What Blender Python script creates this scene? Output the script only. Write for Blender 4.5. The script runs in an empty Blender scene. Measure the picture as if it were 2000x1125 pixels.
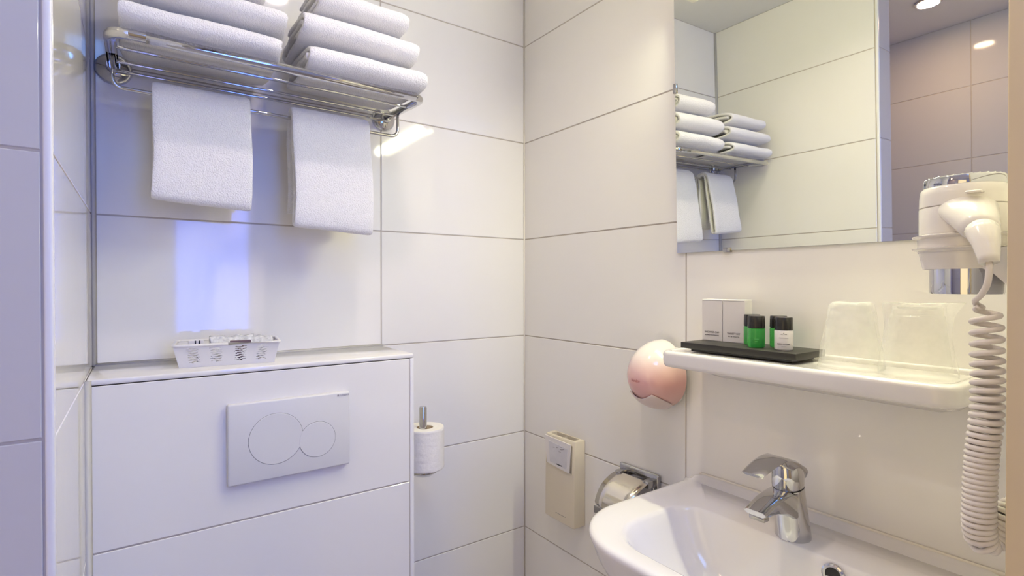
import bpy, bmesh, math, random
from mathutils import Vector, Matrix, noise
random.seed(7)
PI = math.pi
C = bpy.context.scene.collection
S = bpy.context.scene

# ------------------------------------------------------------------ camera
cam_d = bpy.data.cameras.new('camera'); cam = bpy.data.objects.new('camera', cam_d); C.objects.link(cam)
yaw, pitch, roll = .6165, -.0077, -.001
fw = Vector((math.sin(yaw)*math.cos(pitch), math.cos(yaw)*math.cos(pitch), math.sin(pitch)))
rt = Vector((math.cos(yaw), -math.sin(yaw), 0)); up = rt.cross(fw)
r2 = rt*math.cos(roll)+up*math.sin(roll); u2 = up*math.cos(roll)-rt*math.sin(roll)
M = Matrix((r2, u2, -fw)).transposed().to_4x4(); M.translation = Vector((-.9914, -1.3316, 1.3113))
cam.matrix_world = M
cam_d.sensor_width = 36; cam_d.lens = 1034.5/2000*36; cam_d.clip_start = .02
S.camera = cam

# ------------------------------------------------------------------ world, lights, exposure
S.view_settings.view_transform = 'Standard'; S.view_settings.look = 'None'
S.view_settings.gamma = 1; S.view_settings.use_curve_mapping = False
S.view_settings.exposure = 0.12
w = bpy.data.worlds.new('world'); S.world = w; w.use_nodes = True
w.node_tree.nodes['Background'].inputs[0].default_value = (.30, .42, .8, 1)
w.node_tree.nodes['Background'].inputs[1].default_value = .3

def area(name, loc, target, sx, sy, power, col, shape='RECTANGLE', spread=180):
    l = bpy.data.lights.new(name, 'AREA'); l.shape = shape; l.size = sx; l.size_y = sy
    l.energy = power; l.color = col; l.spread = math.radians(spread)
    o = bpy.data.objects.new(name, l); C.objects.link(o); o.location = loc
    o.rotation_euler = (Vector(target)-Vector(loc)).to_track_quat('-Z', 'Y').to_euler()
    return o
CEIL = 2.32
WARM = (1.0, .80, .58)
area('ceiling_lamp_light', (-.59, -.655, CEIL-.012), (-.59, -.655, 0), .07, .07, 2.1, (1, .86, .78), 'DISK', 138)
area('shower_lamp_light', (-1.54, -.6, CEIL-.012), (-1.54, -.6, 0), .07, .07, 2.4, (1, .66, .42), 'DISK')
# daylight entering by the window behind the camera, plus blue fill added overhead
area('window_daylight', (-.62, -2.262, 1.55), (-.62, 0, 1.55), .38, 1.06, 9.5, (.06, .16, 1.0))
area('added_roof_fill', (-.80, -1.75, CEIL+.06), (-.80, -1.75, 0), .44, .54, 4.8, (.12, .38, 1.0))
# warm fill added in the shower side wall, no known source there
area('added_side_fill', (-1.93, -1.42, 1.15), (0, -1.42, 1.15), .66, 1.9, 4.7, (1, .74, .22))

# ------------------------------------------------------------------ materials
def mat(name, col, rough=.5, metal=0, spec=.5, coat=0, trans=0, ior=1.45, alpha=1, emit=None, es=0, sss=0, bump=None, var=None, sheen=0):
    m = bpy.data.materials.new(name); m.use_nodes = True
    nt = m.node_tree; b = nt.nodes['Principled BSDF']
    b.inputs['Base Color'].default_value = (*col, 1); b.inputs['Roughness'].default_value = rough
    b.inputs['Metallic'].default_value = metal; b.inputs['Specular IOR Level'].default_value = spec
    b.inputs['Coat Weight'].default_value = coat; b.inputs['Coat Roughness'].default_value = .04
    b.inputs['Transmission Weight'].default_value = trans; b.inputs['IOR'].default_value = ior
    b.inputs['Alpha'].default_value = alpha; b.inputs['Sheen Weight'].default_value = sheen
    if sss:
        b.inputs['Subsurface Weight'].default_value = sss; b.inputs['Subsurface Radius'].default_value = (.01, .01, .01); b.inputs['Subsurface Scale'].default_value = 1
    if emit: b.inputs['Emission Color'].default_value = (*emit, 1); b.inputs['Emission Strength'].default_value = es
    tc = nt.nodes.new('ShaderNodeTexCoord')
    if bump:
        n = nt.nodes.new('ShaderNodeTexNoise'); n.inputs['Scale'].default_value = bump[0]; n.inputs['Detail'].default_value = 3
        nt.links.new(tc.outputs['Object'], n.inputs['Vector'])
        bp = nt.nodes.new('ShaderNodeBump'); bp.inputs['Strength'].default_value = bump[1]; bp.inputs['Distance'].default_value = bump[2]
        nt.links.new(n.outputs['Fac'], bp.inputs['Height']); nt.links.new(bp.outputs['Normal'], b.inputs['Normal'])
    if var:   # (scale, other colour)
        n = nt.nodes.new('ShaderNodeTexNoise'); n.inputs['Scale'].default_value = var[0]; n.inputs['Detail'].default_value = 4
        nt.links.new(tc.outputs['Object'], n.inputs['Vector'])
        x = nt.nodes.new('ShaderNodeMix'); x.data_type = 'RGBA'
        x.inputs['A'].default_value = (*col, 1); x.inputs['B'].default_value = (*var[1], 1)
        nt.links.new(n.outputs['Fac'], x.inputs['Factor']); nt.links.new(x.outputs['Result'], b.inputs['Base Color'])
    return m
TILE = mat('glazed_white_tile', (.86, .83, .79), .055, spec=.75, var=(1.5, (.845, .815, .775)), bump=(5, .02, .01))
TILE2 = mat('dimmed_shower_tile', (.60, .575, .555), .055, spec=.75, var=(1.5, (.585, .56, .54)), bump=(5, .02, .01))  # white tile darkened for the dim shower side, shade put in the colour
GROUT = mat('grout', (.54, .48, .41), .9, var=(60, (.46, .41, .35)))
SEAL = mat('silicone_sealant', (.60, .58, .55), .5, var=(30, (.54, .52, .49)))
SEALTAN = mat('aged_sealant', (.80, .73, .62), .4, var=(20, (.82, .77, .69)))
TRIM = mat('white_trim', (.82, .80, .78), .3, var=(5, (.8, .78, .76)))
PAINT = mat('ceiling_paint', (.78, .76, .72), .8, var=(4, (.76, .74, .70)), bump=(200, .1, .001))
JAMB = mat('beige_painted_wood', (.70, .55, .33), .45, var=(14, (.66, .52, .30)), bump=(90, .08, .001))
FLOORM = mat('grey_floor_tile', (.50, .46, .42), .4, var=(8, (.56, .52, .47)))
CHROME = mat('chrome', (.60, .60, .61), .05, 1, var=(3, (.57, .57, .58)))
CHROME2 = mat('polished_steel', (.42, .41, .40), .16, 1, var=(25, (.5, .49, .47)))
GOLDST = mat('warm_steel', (.78, .73, .62), .14, 1, var=(9, (.74, .69, .58)))
CERAM = mat('white_ceramic', (.80, .77, .75), .10, coat=.4, var=(3, (.78, .75, .73)))
PLAST = mat('white_plastic', (.80, .77, .74), .35, var=(4, (.78, .75, .72)))
PLASTM = mat('matt_white_plastic', (.74, .72, .70), .42, var=(6, (.72, .70, .68)))
DRY = mat('glossy_white_plastic', (.84, .80, .74), .18, coat=.3, var=(5, (.82, .78, .72)))
CREAM = mat('cream_plastic', (.72, .64, .50), .38, var=(5, (.68, .60, .46)))
BLACK = mat('black_plastic', (.012, .011, .010), .25, var=(40, (.02, .018, .016)))
SLATE = mat('black_slate', (.018, .017, .015), .45, var=(30, (.026, .024, .021)), bump=(120, .2, .001))
DARK = mat('dark_gap', (.02, .02, .02), .7, var=(20, (.03, .03, .03)))
PRINT = mat('dark_print', (.10, .09, .09), .6, var=(50, (.14, .12, .12)))
PRINTG = mat('grey_print', (.35, .32, .32), .6, var=(50, (.4, .37, .36)))
REDPR = mat('red_print', (.50, .17, .17), .6, var=(50, (.45, .15, .15)))
TERRY = mat('white_terry', (.93, .91, .91), .95, sheen=.3, var=(60, (.90, .88, .89)), bump=(430, .8, .005))
PAPER = mat('tissue_paper', (.86, .82, .76), .9, var=(30, (.83, .79, .73)), bump=(140, .5, .002))
CARD = mat('white_card', (.78, .74, .71), .55, var=(10, (.76, .72, .69)))
KRAFT = mat('cardboard_core', (.42, .31, .2), .9, var=(40, (.36, .27, .17)))
GREEN = mat('green_shower_gel', (.12, .62, .15), .06, trans=.7, ior=1.35, var=(30, (.15, .68, .19)))
LOTION = mat('white_lotion_bottle', (.80, .76, .74), .3, var=(10, (.78, .74, .72)))
BAGP = mat('printed_bag_paper', (.60, .58, .60), .7, var=(45, (.72, .70, .70)))
COATHL = mat('cord_plastic', (.80, .74, .68), .32, var=(8, (.78, .72, .66)))
LAMPE = mat('lamp_glow', (1, .95, .85), .5, emit=(1, .86, .66), es=14, var=(2, (1, .94, .84)))
LAMPT = mat('lamp_tube_glow', (1, .95, .85), .5, emit=(1, .98, .64), es=136, var=(2, (1, .94, .84)))
WINE = mat('daylit_window_pane', (.5, .6, .9), .3, emit=(.3, .5, 1), es=1.0, var=(2, (.5, .6, .88)))
MIRR = mat('mirror_silver', (.87, .88, .79), .0, 1, var=(1, (.87, .88, .79)))
MEDGE = mat('mirror_edge', (.28, .36, .30), .2, var=(4, (.24, .32, .27)))
NAIL = mat('brown_plastic', (.16, .10, .10), .4, var=(30, (.2, .13, .12)))

def film(name, dens, tint=(.95, .95, .9), scale=30):
    m = bpy.data.materials.new(name); m.use_nodes = True; nt = m.node_tree
    for n in list(nt.nodes): nt.nodes.remove(n)
    out = nt.nodes.new('ShaderNodeOutputMaterial'); tr = nt.nodes.new('ShaderNodeBsdfTransparent')
    p = nt.nodes.new('ShaderNodeBsdfPrincipled'); p.inputs['Base Color'].default_value = (*tint, 1)
    p.inputs['Roughness'].default_value = .12
    p.inputs['Transmission Weight'].default_value = 0
    mx = nt.nodes.new('ShaderNodeMixShader'); tc = nt.nodes.new('ShaderNodeTexCoord')
    n = nt.nodes.new('ShaderNodeTexNoise'); n.inputs['Scale'].default_value = scale; n.inputs['Detail'].default_value = 4
    mr = nt.nodes.new('ShaderNodeMapRange'); mr.inputs['From Min'].default_value = .35; mr.inputs['From Max'].default_value = .7
    mr.inputs['To Min'].default_value = dens*.5; mr.inputs['To Max'].default_value = dens*2.2
    lw = nt.nodes.new('ShaderNodeLayerWeight'); lw.inputs['Blend'].default_value = .25
    ad = nt.nodes.new('ShaderNodeMath'); ad.operation = 'MULTIPLY_ADD'; ad.inputs[1].default_value = .35; ad.use_clamp = True
    nt.links.new(tc.outputs['Object'], n.inputs['Vector']); nt.links.new(n.outputs['Fac'], mr.inputs['Value'])
    nt.links.new(lw.outputs['Facing'], ad.inputs[0]); nt.links.new(mr.outputs['Result'], ad.inputs[2])
    bp = nt.nodes.new('ShaderNodeBump'); bp.inputs['Strength'].default_value = .9; bp.inputs['Distance'].default_value = .006
    nt.links.new(n.outputs['Fac'], bp.inputs['Height']); nt.links.new(bp.outputs['Normal'], p.inputs['Normal'])
    nt.links.new(ad.outputs[0], mx.inputs[0]); nt.links.new(tr.outputs[0], mx.inputs[1]); nt.links.new(p.outputs[0], mx.inputs[2])
    nt.links.new(mx.outputs[0], out.inputs[0]); return m
CUP = film('clear_plastic_cup', .08, (.9, .9, .84), 20)
WRAP = film('crinkled_clear_film', .06, (.97, .97, .92), 60)
SACH = film('frosted_sachet', .5, (.86, .86, .86), 60)

# soap dispenser shell: pink, with the light on its top painted as a paler tone
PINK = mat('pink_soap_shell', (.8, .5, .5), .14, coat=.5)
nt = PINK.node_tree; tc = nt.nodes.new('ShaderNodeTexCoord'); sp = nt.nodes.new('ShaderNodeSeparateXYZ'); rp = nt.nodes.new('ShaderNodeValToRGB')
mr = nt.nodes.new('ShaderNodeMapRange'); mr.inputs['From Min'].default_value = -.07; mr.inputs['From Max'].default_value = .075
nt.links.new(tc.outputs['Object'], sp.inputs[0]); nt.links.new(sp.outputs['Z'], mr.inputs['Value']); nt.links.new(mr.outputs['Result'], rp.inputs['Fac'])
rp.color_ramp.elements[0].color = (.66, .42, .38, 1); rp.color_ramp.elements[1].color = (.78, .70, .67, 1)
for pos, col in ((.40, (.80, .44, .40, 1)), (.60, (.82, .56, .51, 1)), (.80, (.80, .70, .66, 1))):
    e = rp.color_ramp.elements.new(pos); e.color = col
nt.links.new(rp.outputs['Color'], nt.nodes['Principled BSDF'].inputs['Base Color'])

# ------------------------------------------------------------------ helpers
ORG = {}
def empty(name, loc):
    o = bpy.data.objects.new(name, None); C.objects.link(o); o.location = loc; o.empty_display_size = .02
    ORG[o] = Vector(loc); return o
def tag(o, label=None, cat=None, group=None, kind=None):
    if label: o['label'] = label
    if cat: o['category'] = cat
    if group: o['group'] = group
    if kind: o['kind'] = kind
    return o
def thing(name, label, cat, loc, group=None): return tag(empty(name, loc), label, cat, group)
def root_of(o):
    while o.parent: o = o.parent
    return o
def obj(name, bm, m, parent=None, smooth=True, label=None, base=None, auto=None):
    """bm is in world coordinates; the mesh is moved to its thing's origin"""
    me = bpy.data.meshes.new(name)
    off = ORG[root_of(parent)] if parent else Vector(base or (0, 0, 0))
    for v in bm.verts: v.co -= off
    bmesh.ops.recalc_face_normals(bm, faces=bm.faces)
    bm.to_mesh(me); bm.free(); me.materials.append(m)
    for p in me.polygons: p.use_smooth = smooth
    o = bpy.data.objects.new(name, me); C.objects.link(o)
    if smooth and auto is not None:
        me.set_sharp_from_angle(angle=math.radians(auto))
    if parent: o.parent = parent
    else: o.location = off; ORG[o] = Vector(off)
    if label: o['label'] = label
    return o
def BM(): return bmesh.new()
def box(bm, x0, x1, y0, y1, z0, z1, bev=0, seg=2):
    r = bmesh.ops.create_cube(bm, size=1)
    for v in r['verts']:
        v.co = Vector(((x0+x1)/2+v.co.x*(x1-x0), (y0+y1)/2+v.co.y*(y1-y0), (z0+z1)/2+v.co.z*(z1-z0)))
    if bev:
        es = list({e for v in r['verts'] for e in v.link_edges})
        bmesh.ops.bevel(bm, geom=es, offset=bev, segments=seg, affect='EDGES', profile=.5)
    return bm
def loft(bm, rings, cap0=True, cap1=True, closed=True):
    vs = [[bm.verts.new(p) for p in r] for r in rings]
    n = len(vs[0])
    for a, b in zip(vs, vs[1:]):
        for i in range(n if closed else n-1):
            j = (i+1) % n
            try: bm.faces.new((a[i], a[j], b[j], b[i]))
            except ValueError: pass
    if cap0: bm.faces.new(vs[0])
    if cap1: bm.faces.new(list(reversed(vs[-1])))
    return vs
def frame(t, ref=Vector((0, 0, 1))):
    t = t.normalized()
    if abs(t.dot(ref)) > .98: ref = Vector((1, 0, 0))
    a = t.cross(ref).normalized(); return a, a.cross(t).normalized()
def tube(bm, pts, r, n=12, caps=True):
    pts = [Vector(p) for p in pts]; rings = []; a = None
    for i, p in enumerate(pts):
        t = (pts[min(i+1, len(pts)-1)]-pts[max(i-1, 0)]).normalized()
        if a is None: a, b = frame(t)
        else:
            a = (a-t*a.dot(t)).normalized(); b = t.cross(a)
        rr = r[i] if isinstance(r, (list, tuple)) else r
        rings.append([p+(a*math.cos(2*PI*k/n)+b*math.sin(2*PI*k/n))*rr for k in range(n)])
    loft(bm, rings, caps, caps); return bm
def rounded_path(pts, rad, n=6):
    pts = [Vector(p) for p in pts]; out = [pts[0]]
    for i in range(1, len(pts)-1):
        a, b, c = pts[i-1], pts[i], pts[i+1]
        d1 = (a-b).normalized(); d2 = (c-b).normalized(); rr = min(rad, (a-b).length*.49, (c-b).length*.49)
        p0 = b+d1*rr; p1 = b+d2*rr
        for k in range(n+1):
            t = k/n; out.append(p0*(1-t)**2+b*2*t*(1-t)+p1*t*t)
    out.append(pts[-1]); return out
def lathe(bm, prof, c, axis='Z', n=32):
    """prof: list of (radius, height); c: centre point"""
    c = Vector(c); rings = []
    for r, h in prof:
        ring = []
        for k in range(n):
            a = 2*PI*k/n; x, y = math.cos(a)*r, math.sin(a)*r
            ring.append(c+{'Z': Vector((x, y, h)), 'Y': Vector((x, h, y)), 'X': Vector((h, x, y))}[axis])
        rings.append(ring)
    loft(bm, rings); return bm
def rrect(x0, x1, y0, y1, rs, z, n=8):
    """rounded rectangle ring, rs = radii of corners (x1,y1),(x0,y1),(x0,y0),(x1,y0)"""
    pts = []
    for (cx, cy, sx, sy, a0), r in zip(((x1, y1, -1, -1, 0), (x0, y1, 1, -1, 90), (x0, y0, 1, 1, 180), (x1, y0, -1, 1, 270)), rs):
        for k in range(n+1):
            a = math.radians(a0+90*k/n)
            pts.append(Vector((cx+sx*r+math.cos(a)*r, cy+sy*r+math.sin(a)*r, z)))
    return pts
def text(name, s, size, m, parent, org, xd, yd, thick=.0002, align='LEFT'):
    cu = bpy.data.curves.new(name, 'FONT'); cu.body = s; cu.size = size; cu.extrude = thick; cu.align_x = align
    t = bpy.data.objects.new(name, cu); C.objects.link(t)
    bpy.context.view_layer.update()
    me = bpy.data.meshes.new_from_object(t.evaluated_get(bpy.context.evaluated_depsgraph_get()))
    bpy.data.objects.remove(t)
    X = Vector(xd).normalized(); Y = Vector(yd).normalized(); Z = X.cross(Y)
    mm = Matrix((X, Y, Z)).transposed().to_4x4(); mm.translation = Vector(org)-ORG[root_of(parent)]
    me.transform(mm); me.materials.clear(); me.materials.append(m)
    o = bpy.data.objects.new(name, me); C.objects.link(o); o.parent = parent; return o
def wobble(bm, amp, sc, seed=0):
    for v in bm.verts:
        n = noise.noise_vector((v.co+Vector((seed, seed*1.7, 0)))*sc); v.co += n*amp

# ------------------------------------------------------------------ tiled walls
ROWS = [0, .25, .55, .85, 1.15, 1.45, 1.75, 2.05, CEIL]
G = .0030
tile_cache = {}
def tile(parent, axis, plane, a0, a1, z0, z1, sgn, tilt=True, m=None):
    """axis 'Y': tile face lies at y=plane and spans x a0..a1; 'X': face at x=plane and spans y. sgn = outward direction of the face"""
    W, H = a1-a0-G, z1-z0-G
    key = (axis, round(W, 4), round(H, 4), sgn, m)
    if key not in tile_cache:
        bm = BM(); box(bm, -W/2, W/2, 0, .009, -H/2, H/2)
        fe = [e for e in bm.edges if all(abs(v.co.y) < 1e-6 for v in e.verts)]
        bmesh.ops.bevel(bm, geom=fe, offset=.0009, segments=1, affect='EDGES')
        rot = {('Y', -1): 0, ('Y', 1): PI, ('X', -1): -PI/2, ('X', 1): PI/2}[(axis, sgn)]
        bmesh.ops.rotate(bm, verts=bm.verts, matrix=Matrix.Rotation(rot, 3, 'Z'))
        me = bpy.data.meshes.new('tile'); bm.to_mesh(me); bm.free(); me.materials.append(m or TILE); tile_cache[key] = me
    o = bpy.data.objects.new('tile', tile_cache[key]); C.objects.link(o); o.parent = parent
    c = (a0+a1)/2; z = (z0+z1)/2
    o.location = (c, plane, z) if axis == 'Y' else (plane, c, z)
    k = .0011
    if tilt: o.rotation_euler = (random.uniform(-k, k), 0, random.uniform(-k, k)) if axis == 'Y' else (0, random.uniform(-k, k), random.uniform(-k, k))
    return o
def wall(name, x0, x1, y0, y1, z0=0, z1=CEIL, m=None):
    bm = BM(); box(bm, x0, x1, y0, y1, z0, z1)
    return tag(obj(name, bm, m or GROUT, smooth=False), kind='structure')
R = .0015
DY = -2.25
wa = wall('wall_back', -2.0, .10, R, .10)
for a0, a1 in ((-1.062, -.468), (-.468, -.001), (-1.762, -1.164), (-1.899, -1.762)):
    for z0, z1 in zip(ROWS, ROWS[1:]): tile(wa, 'Y', 0, a0, a1, z0, z1, -1, m=None if a1 > -1.1 else TILE2)
wb = wall('wall_right', R, .10, DY-.1, R)
for a0, a1 in ((-.598, -.001), (-1.196, -.598), (-1.9, -1.302), (-2.24, -1.9)):
    for z0, z1 in zip(ROWS, ROWS[1:]): tile(wb, 'X', 0, a0, a1, z0, z1, -1)
wc = wall('wall_left', -1.160, -1.063-R, -.5985, R)
for z0, z1 in zip(ROWS, ROWS[1:]):
    tile(wc, 'X', -1.063, -.590, -.001, z0, z1, 1)
    tile(wc, 'Y', -.600, -1.162, -1.0712, z0, z1, -1, m=TILE2)
    tile(wc, 'X', -1.1615, -.598, -.001, z0, z1, -1, m=TILE2)
bm = BM(); box(bm, -1.0706, -1.0625, -.6005, -.5915, 0, CEIL, .0025, 3)
tag(obj('trim_1', bm, TRIM, auto=40), kind='structure')
wf = wall('wall_shower', -2.0, -1.9-R, -1.06, R)
for a0, a1 in ((-.638, -.03), (-1.05, -.638)):
    for z0, z1 in zip(ROWS, ROWS[1:]): tile(wf, 'X', -1.9, a0, a1, z0, z1, 1, m=TILE2)
for q in ((-1.80, -1.06, 2.14, CEIL), (DY-.1, -1.80, 0, CEIL)):
    bm = BM(); box(bm, -2.0, -1.9, q[0], q[1], q[2], q[3]); obj('wall_panel', bm, PAINT, wf, False)
dr = tag(empty('door_added', (-1.95, -1.43, 0)), kind='structure')  # unseen door added around the warm side fill
for q in ((-1.80, -1.765, 0, 2.14), (-1.095, -1.06, 0, 2.14), (-1.765, -1.095, 2.105, 2.14)):
    bm = BM(); box(bm, -2.0, -1.895, *q, .002, 1); obj('added_frame', bm, JAMB, dr, False)
bm = BM(); box(bm, -1.975, -1.955, -1.765, -1.095, 0, 2.105); obj('added_leaf', bm, PAINT, dr, False)
# wall behind the camera with a window and a doorway to the daylit room
wg = tag(empty('wall_front', (0, DY, 0)), kind='structure')
for (x0, x1, z0, z1) in ((-2, -1.82, 0, CEIL), (-1.82, -1.02, 2.15, CEIL), (-1.02, -.82, 0, CEIL), (-.82, -.42, 0, 1.0), (-.82, -.42, 2.10, CEIL), (-.42, .1, 0, CEIL)):
    bm = BM(); box(bm, x0, x1, DY-.1, DY, z0, z1); obj('wall_panel', bm, PAINT, wg, False)
bm = BM(); box(bm, -1.82, -1.02, DY-.06, DY-.04, 0, 2.15); tag(obj('door_1', bm, JAMB, smooth=False), kind='structure')
bm = BM(); box(bm, -.82, -.42, DY-.06, DY-.04, 1.0, 2.10); wn = tag(obj('window_1', bm, WINE, smooth=False), kind='structure')
for q in ((-.82, -.80, 1.0, 2.1), (-.44, -.42, 1.0, 2.1), (-.8, -.44, 1.0, 1.02), (-.8, -.44, 2.08, 2.1)):
    bm = BM(); box(bm, q[0], q[1], DY-.035, DY-.015, q[2], q[3]); obj('window_frame', bm, TRIM, wn, False)
# stub wall on the right that carries the hair dryer
wd = wall('wall_partition', -.338, R, -1.33, -1.2-R)
for z0, z1 in zip(ROWS, ROWS[1:]): tile(wd, 'Y', -1.2, -.334, -.002, z0, z1, 1)
bm = BM(); box(bm, -.345, -.338, -1.34, -1.1985, 0, CEIL, .0015, 2)
tag(obj('trim_2', bm, JAMB, auto=40), kind='structure')
bm = BM()
for q in ((-2.0, .1, -1.45, .1), (-2.0, .1, DY-.1, -2.05), (-2.0, -1.05, -2.05, -1.45), (-.55, .1, -2.05, -1.45)): box(bm, *q, CEIL, CEIL+.08)
tag(obj('ceiling', bm, PAINT, smooth=False), kind='structure')
bm = BM(); box(bm, -1.05, -.55, -2.05, -1.45, CEIL+.065, CEIL+.08); tag(obj('window_added', bm, WINE, smooth=False), kind='structure')  # unseen roof pane, added to house the blue fill
fl = wall('floor', -2.0, .1, DY-.1, .1, -.08, -.003)
for i in range(6):
    for j in range(8):
        bm = BM(); box(bm, -1.9+i*.32, -1.9+i*.32+.316, DY+j*.29, DY+j*.29+.286, -.004, 0, .001, 1)
        obj('tile', bm, FLOORM, fl, False)
# sealant beads in the corners
bm = BM(); loft(bm, [[Vector((-1.063, 0, z)), Vector((-1.063, -.007, z)), Vector((-1.0590, -.0040, z)), Vector((-1.0555, 0, z))] for z in (1.15, CEIL)])
tag(obj('trim_3', bm, SEAL), kind='structure')
bm = BM(); loft(bm, [[Vector((0, 0, z)), Vector((0, -.0035, z)), Vector((-.0035, 0, z))] for z in (0, CEIL)])
tag(obj('trim_4', bm, SEALTAN), kind='structure')

# ------------------------------------------------------------------ boxed-in cistern ledge
BX0, BX1, BY = -1.063, -.4665, -.196
wl = wall('wall_ledge', BX0+.0005, BX1-.006, BY+R, 0, 0, 1.1385)
for a0, a1, z0, z1 in ((BX0+.001, -.4765, .8545, 1.1400), (BX0+.001, -.4765, .557, .8545), (BX0+.001, -.4765, .26, .557), (BX0+.001, -.4765, 0, .26)):
    tile(wl, 'Y', BY, a0, a1, z0, z1, -1, False)
for z0, z1 in ((0, .26), (.26, .557), (.557, .8545), (.8545, 1.14)): tile(wl, 'X', BX1, BY+.008, -.001, z0, z1, 1, False)
bm = BM(); box(bm, BX0+.001, BX1-.0005, BY-.0005, -.003, 1.1400, 1.1500, .003, 3); obj('top_tile', bm, TILE, wl, auto=40)
bm = BM(); box(bm, -.4762, BX1+.0005, BY-.0008, BY+.0095, 0, 1.1395, .003, 3); obj('corner_trim', bm, TRIM, wl, auto=40)
bm = BM(); loft(bm, [[Vector((-1.063, BY, z)), Vector((-1.063, BY-.009, z)), Vector((-1.0575, BY-.005, z)), Vector((-1.054, BY, z))] for z in (0, 1.149)]); obj('sealant_bead', bm, SEAL, wl)
bm = BM(); loft(bm, [[Vector((x, 0, 1.15)), Vector((x, -.006, 1.15)), Vector((x, 0, 1.155))] for x in (-1.06, BX1)]); obj('sealant_bead', bm, SEAL, wl)

# ------------------------------------------------------------------ flush plate
t = thing('flush_plate', 'white rectangular dual flush plate with two round buttons on the boxed-in cistern', 'flush plate', (-.737, BY, .927))
bm = BM(); box(bm, -.853, -.6215, -.2105, BY, .9275, 1.083, .0035, 3)
plate = obj('plate', bm, PLASTM, t, auto=40)
def disc(cx, cz, r, y0, y1, m, name, parent, n=64, dome=.0008):
    bm = BM(); c = (cx, 0, cz)
    lathe(bm, [(r, y1), (r, y0+.0006), (r-.0008, y0), (r*.6, y0-dome*.6), (r*.01, y0-dome)], c, 'Y', n)
    return obj(name, bm, m, parent, auto=12)
disc(-.7677, 1.0063, .0512, -.2107, BY, DARK, 'button_gap', t, dome=0)
disc(-.6886, .9917, .0372, -.2107, BY, DARK, 'button_gap', t, dome=0)
disc(-.7677, 1.0063, .0501, -.2113, BY-.002, PLASTM, 'flush_button', t, dome=.0002)
disc(-.6886, .9917, .0361, -.2116, BY-.002, PLASTM, 'flush_button', t, dome=.0002)
text('lettering', '\u25a0 GEBERIT', .0052, PRINTG, t, (-.6485, -.2107, 1.0745), (1, 0, 0), (0, 0, 1))

# ------------------------------------------------------------------ basket on the ledge
ang = math.radians(-7); ca, sa = math.cos(ang), math.sin(ang)
bc = Vector((-.838, -.103, 1.1505))
def bl(x, y, z): return bc+Vector((x*ca-y*sa, x*sa+y*ca, z))
t = thing('basket', 'small white plastic basket with wavy slots standing on the cistern ledge', 'basket', bc)
def slot(u, v):
    """wavy slots: four columns of seven, u along the side, v up (0..1)"""
    if not .2 < v < .9: return False
    for cu_ in (.16, .38, .62, .84):
        if abs(u-cu_) < .062:
            k = (v-.2)/.7*7 + .28*math.sin((u-cu_)*60+cu_*9+math.floor(v*9)*1.3)
            q = k-math.floor(k)
            taper = 1-abs((u-cu_)/.062)**2
            return abs(q-.5) < .27*taper
    return False
def side(bm, p00, p10, p01, p11, nu, nv, slots=True):
    g = [[bm.verts.new(p00*(1-i/nu)*(1-j/nv)+p10*(i/nu)*(1-j/nv)+p01*(1-i/nu)*(j/nv)+p11*(i/nu)*(j/nv)) for i in range(nu+1)] for j in range(nv+1)]
    for j in range(nv):
        for i in range(nu):
            if slots and slot((i+.5)/nu, (j+.5)/nv): continue
            bm.faces.new((g[j][i], g[j][i+1], g[j+1][i+1], g[j+1][i]))
bx, by_, tx, ty, hh = .083, .042, .0925, .052, .043
bm = BM()
cb = [bl(-bx, -by_, 0), bl(bx, -by_, 0), bl(bx, by_, 0), bl(-bx, by_, 0)]
ct = [bl(-tx, -ty, hh), bl(tx, -ty, hh), bl(tx, ty, hh), bl(-tx, ty, hh)]
side(bm, cb[0], cb[1], ct[0], ct[1], 150, 42); side(bm, cb[2], cb[3], ct[2], ct[3], 150, 42)
side(bm, cb[1], cb[2], ct[1], ct[2], 12, 6, False); side(bm, cb[3], cb[0], ct[3], ct[0], 12, 6, False)
bm.faces.new([bm.verts.new(p) for p in cb])
bo = obj('body', bm, PLAST, t, False)
so = bo.modifiers.new('thickness', 'SOLIDIFY'); so.thickness = .0014; so.offset = 0
bm = BM()
rp_ = rounded_path([bl(0, -ty, hh)]+[bl(sx*(tx+.001), sy*(ty+.001), hh) for sx, sy in ((1, -1), (1, 1), (-1, 1), (-1, -1))]+[bl(0, -ty, hh)], .008, 5)
tube(bm, rp_, .0028, 8); obj('rim', bm, PLAST, t)
# things in the basket
def sachet(name, label, c, sx, sy, sz, m, rz, seed, cat='sachet', group='wrapped items in the basket'):
    bm = BM(); nx, ny = 18, 12; rings = []
    for sgn in (1, -1):
        g = [[bm.verts.new((sx*(i/nx-.5), sy*(j/ny-.5), sgn*sz*.5*max(0, math.sin(PI*i/nx)*math.sin(PI*j/ny))**.6)) for i in range(nx+1)] for j in range(ny+1)]
        for j in range(ny):
            for i in range(nx): bm.faces.new((g[j][i], g[j][i+1], g[j+1][i+1], g[j+1][i]))
    bmesh.ops.remove_doubles(bm, verts=bm.verts, dist=1e-5)
    for v in bm.verts: v.co += noise.noise_vector((v.co+Vector((seed, 0, 0)))*70)*.0045
    bmesh.ops.rotate(bm, verts=bm.verts, matrix=Matrix.Rotation(rz, 3, 'Z') @ Matrix.Rotation(.9, 3, 'X'))
    bmesh.ops.translate(bm, verts=bm.verts, vec=Vector(c))
    o = obj(name, bm, m, smooth=True, base=c); return tag(o, label, cat, group)
sachet('sachet', 'crumpled clear sachet standing in the middle of the basket', bl(.010, .004, .034), .085, .05, .012, SACH, .1, 3)
sachet('sachet', 'frosted white sachet slumped at the right end of the basket', bl(.048, .012, .030), .07, .05, .012, SACH, -.35, 9)
sachet('sachet', 'flat white wrapped sachet at the left end of the basket', bl(-.048, .008, .024), .050, .034, .008, SACH, .2, 15)
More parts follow.
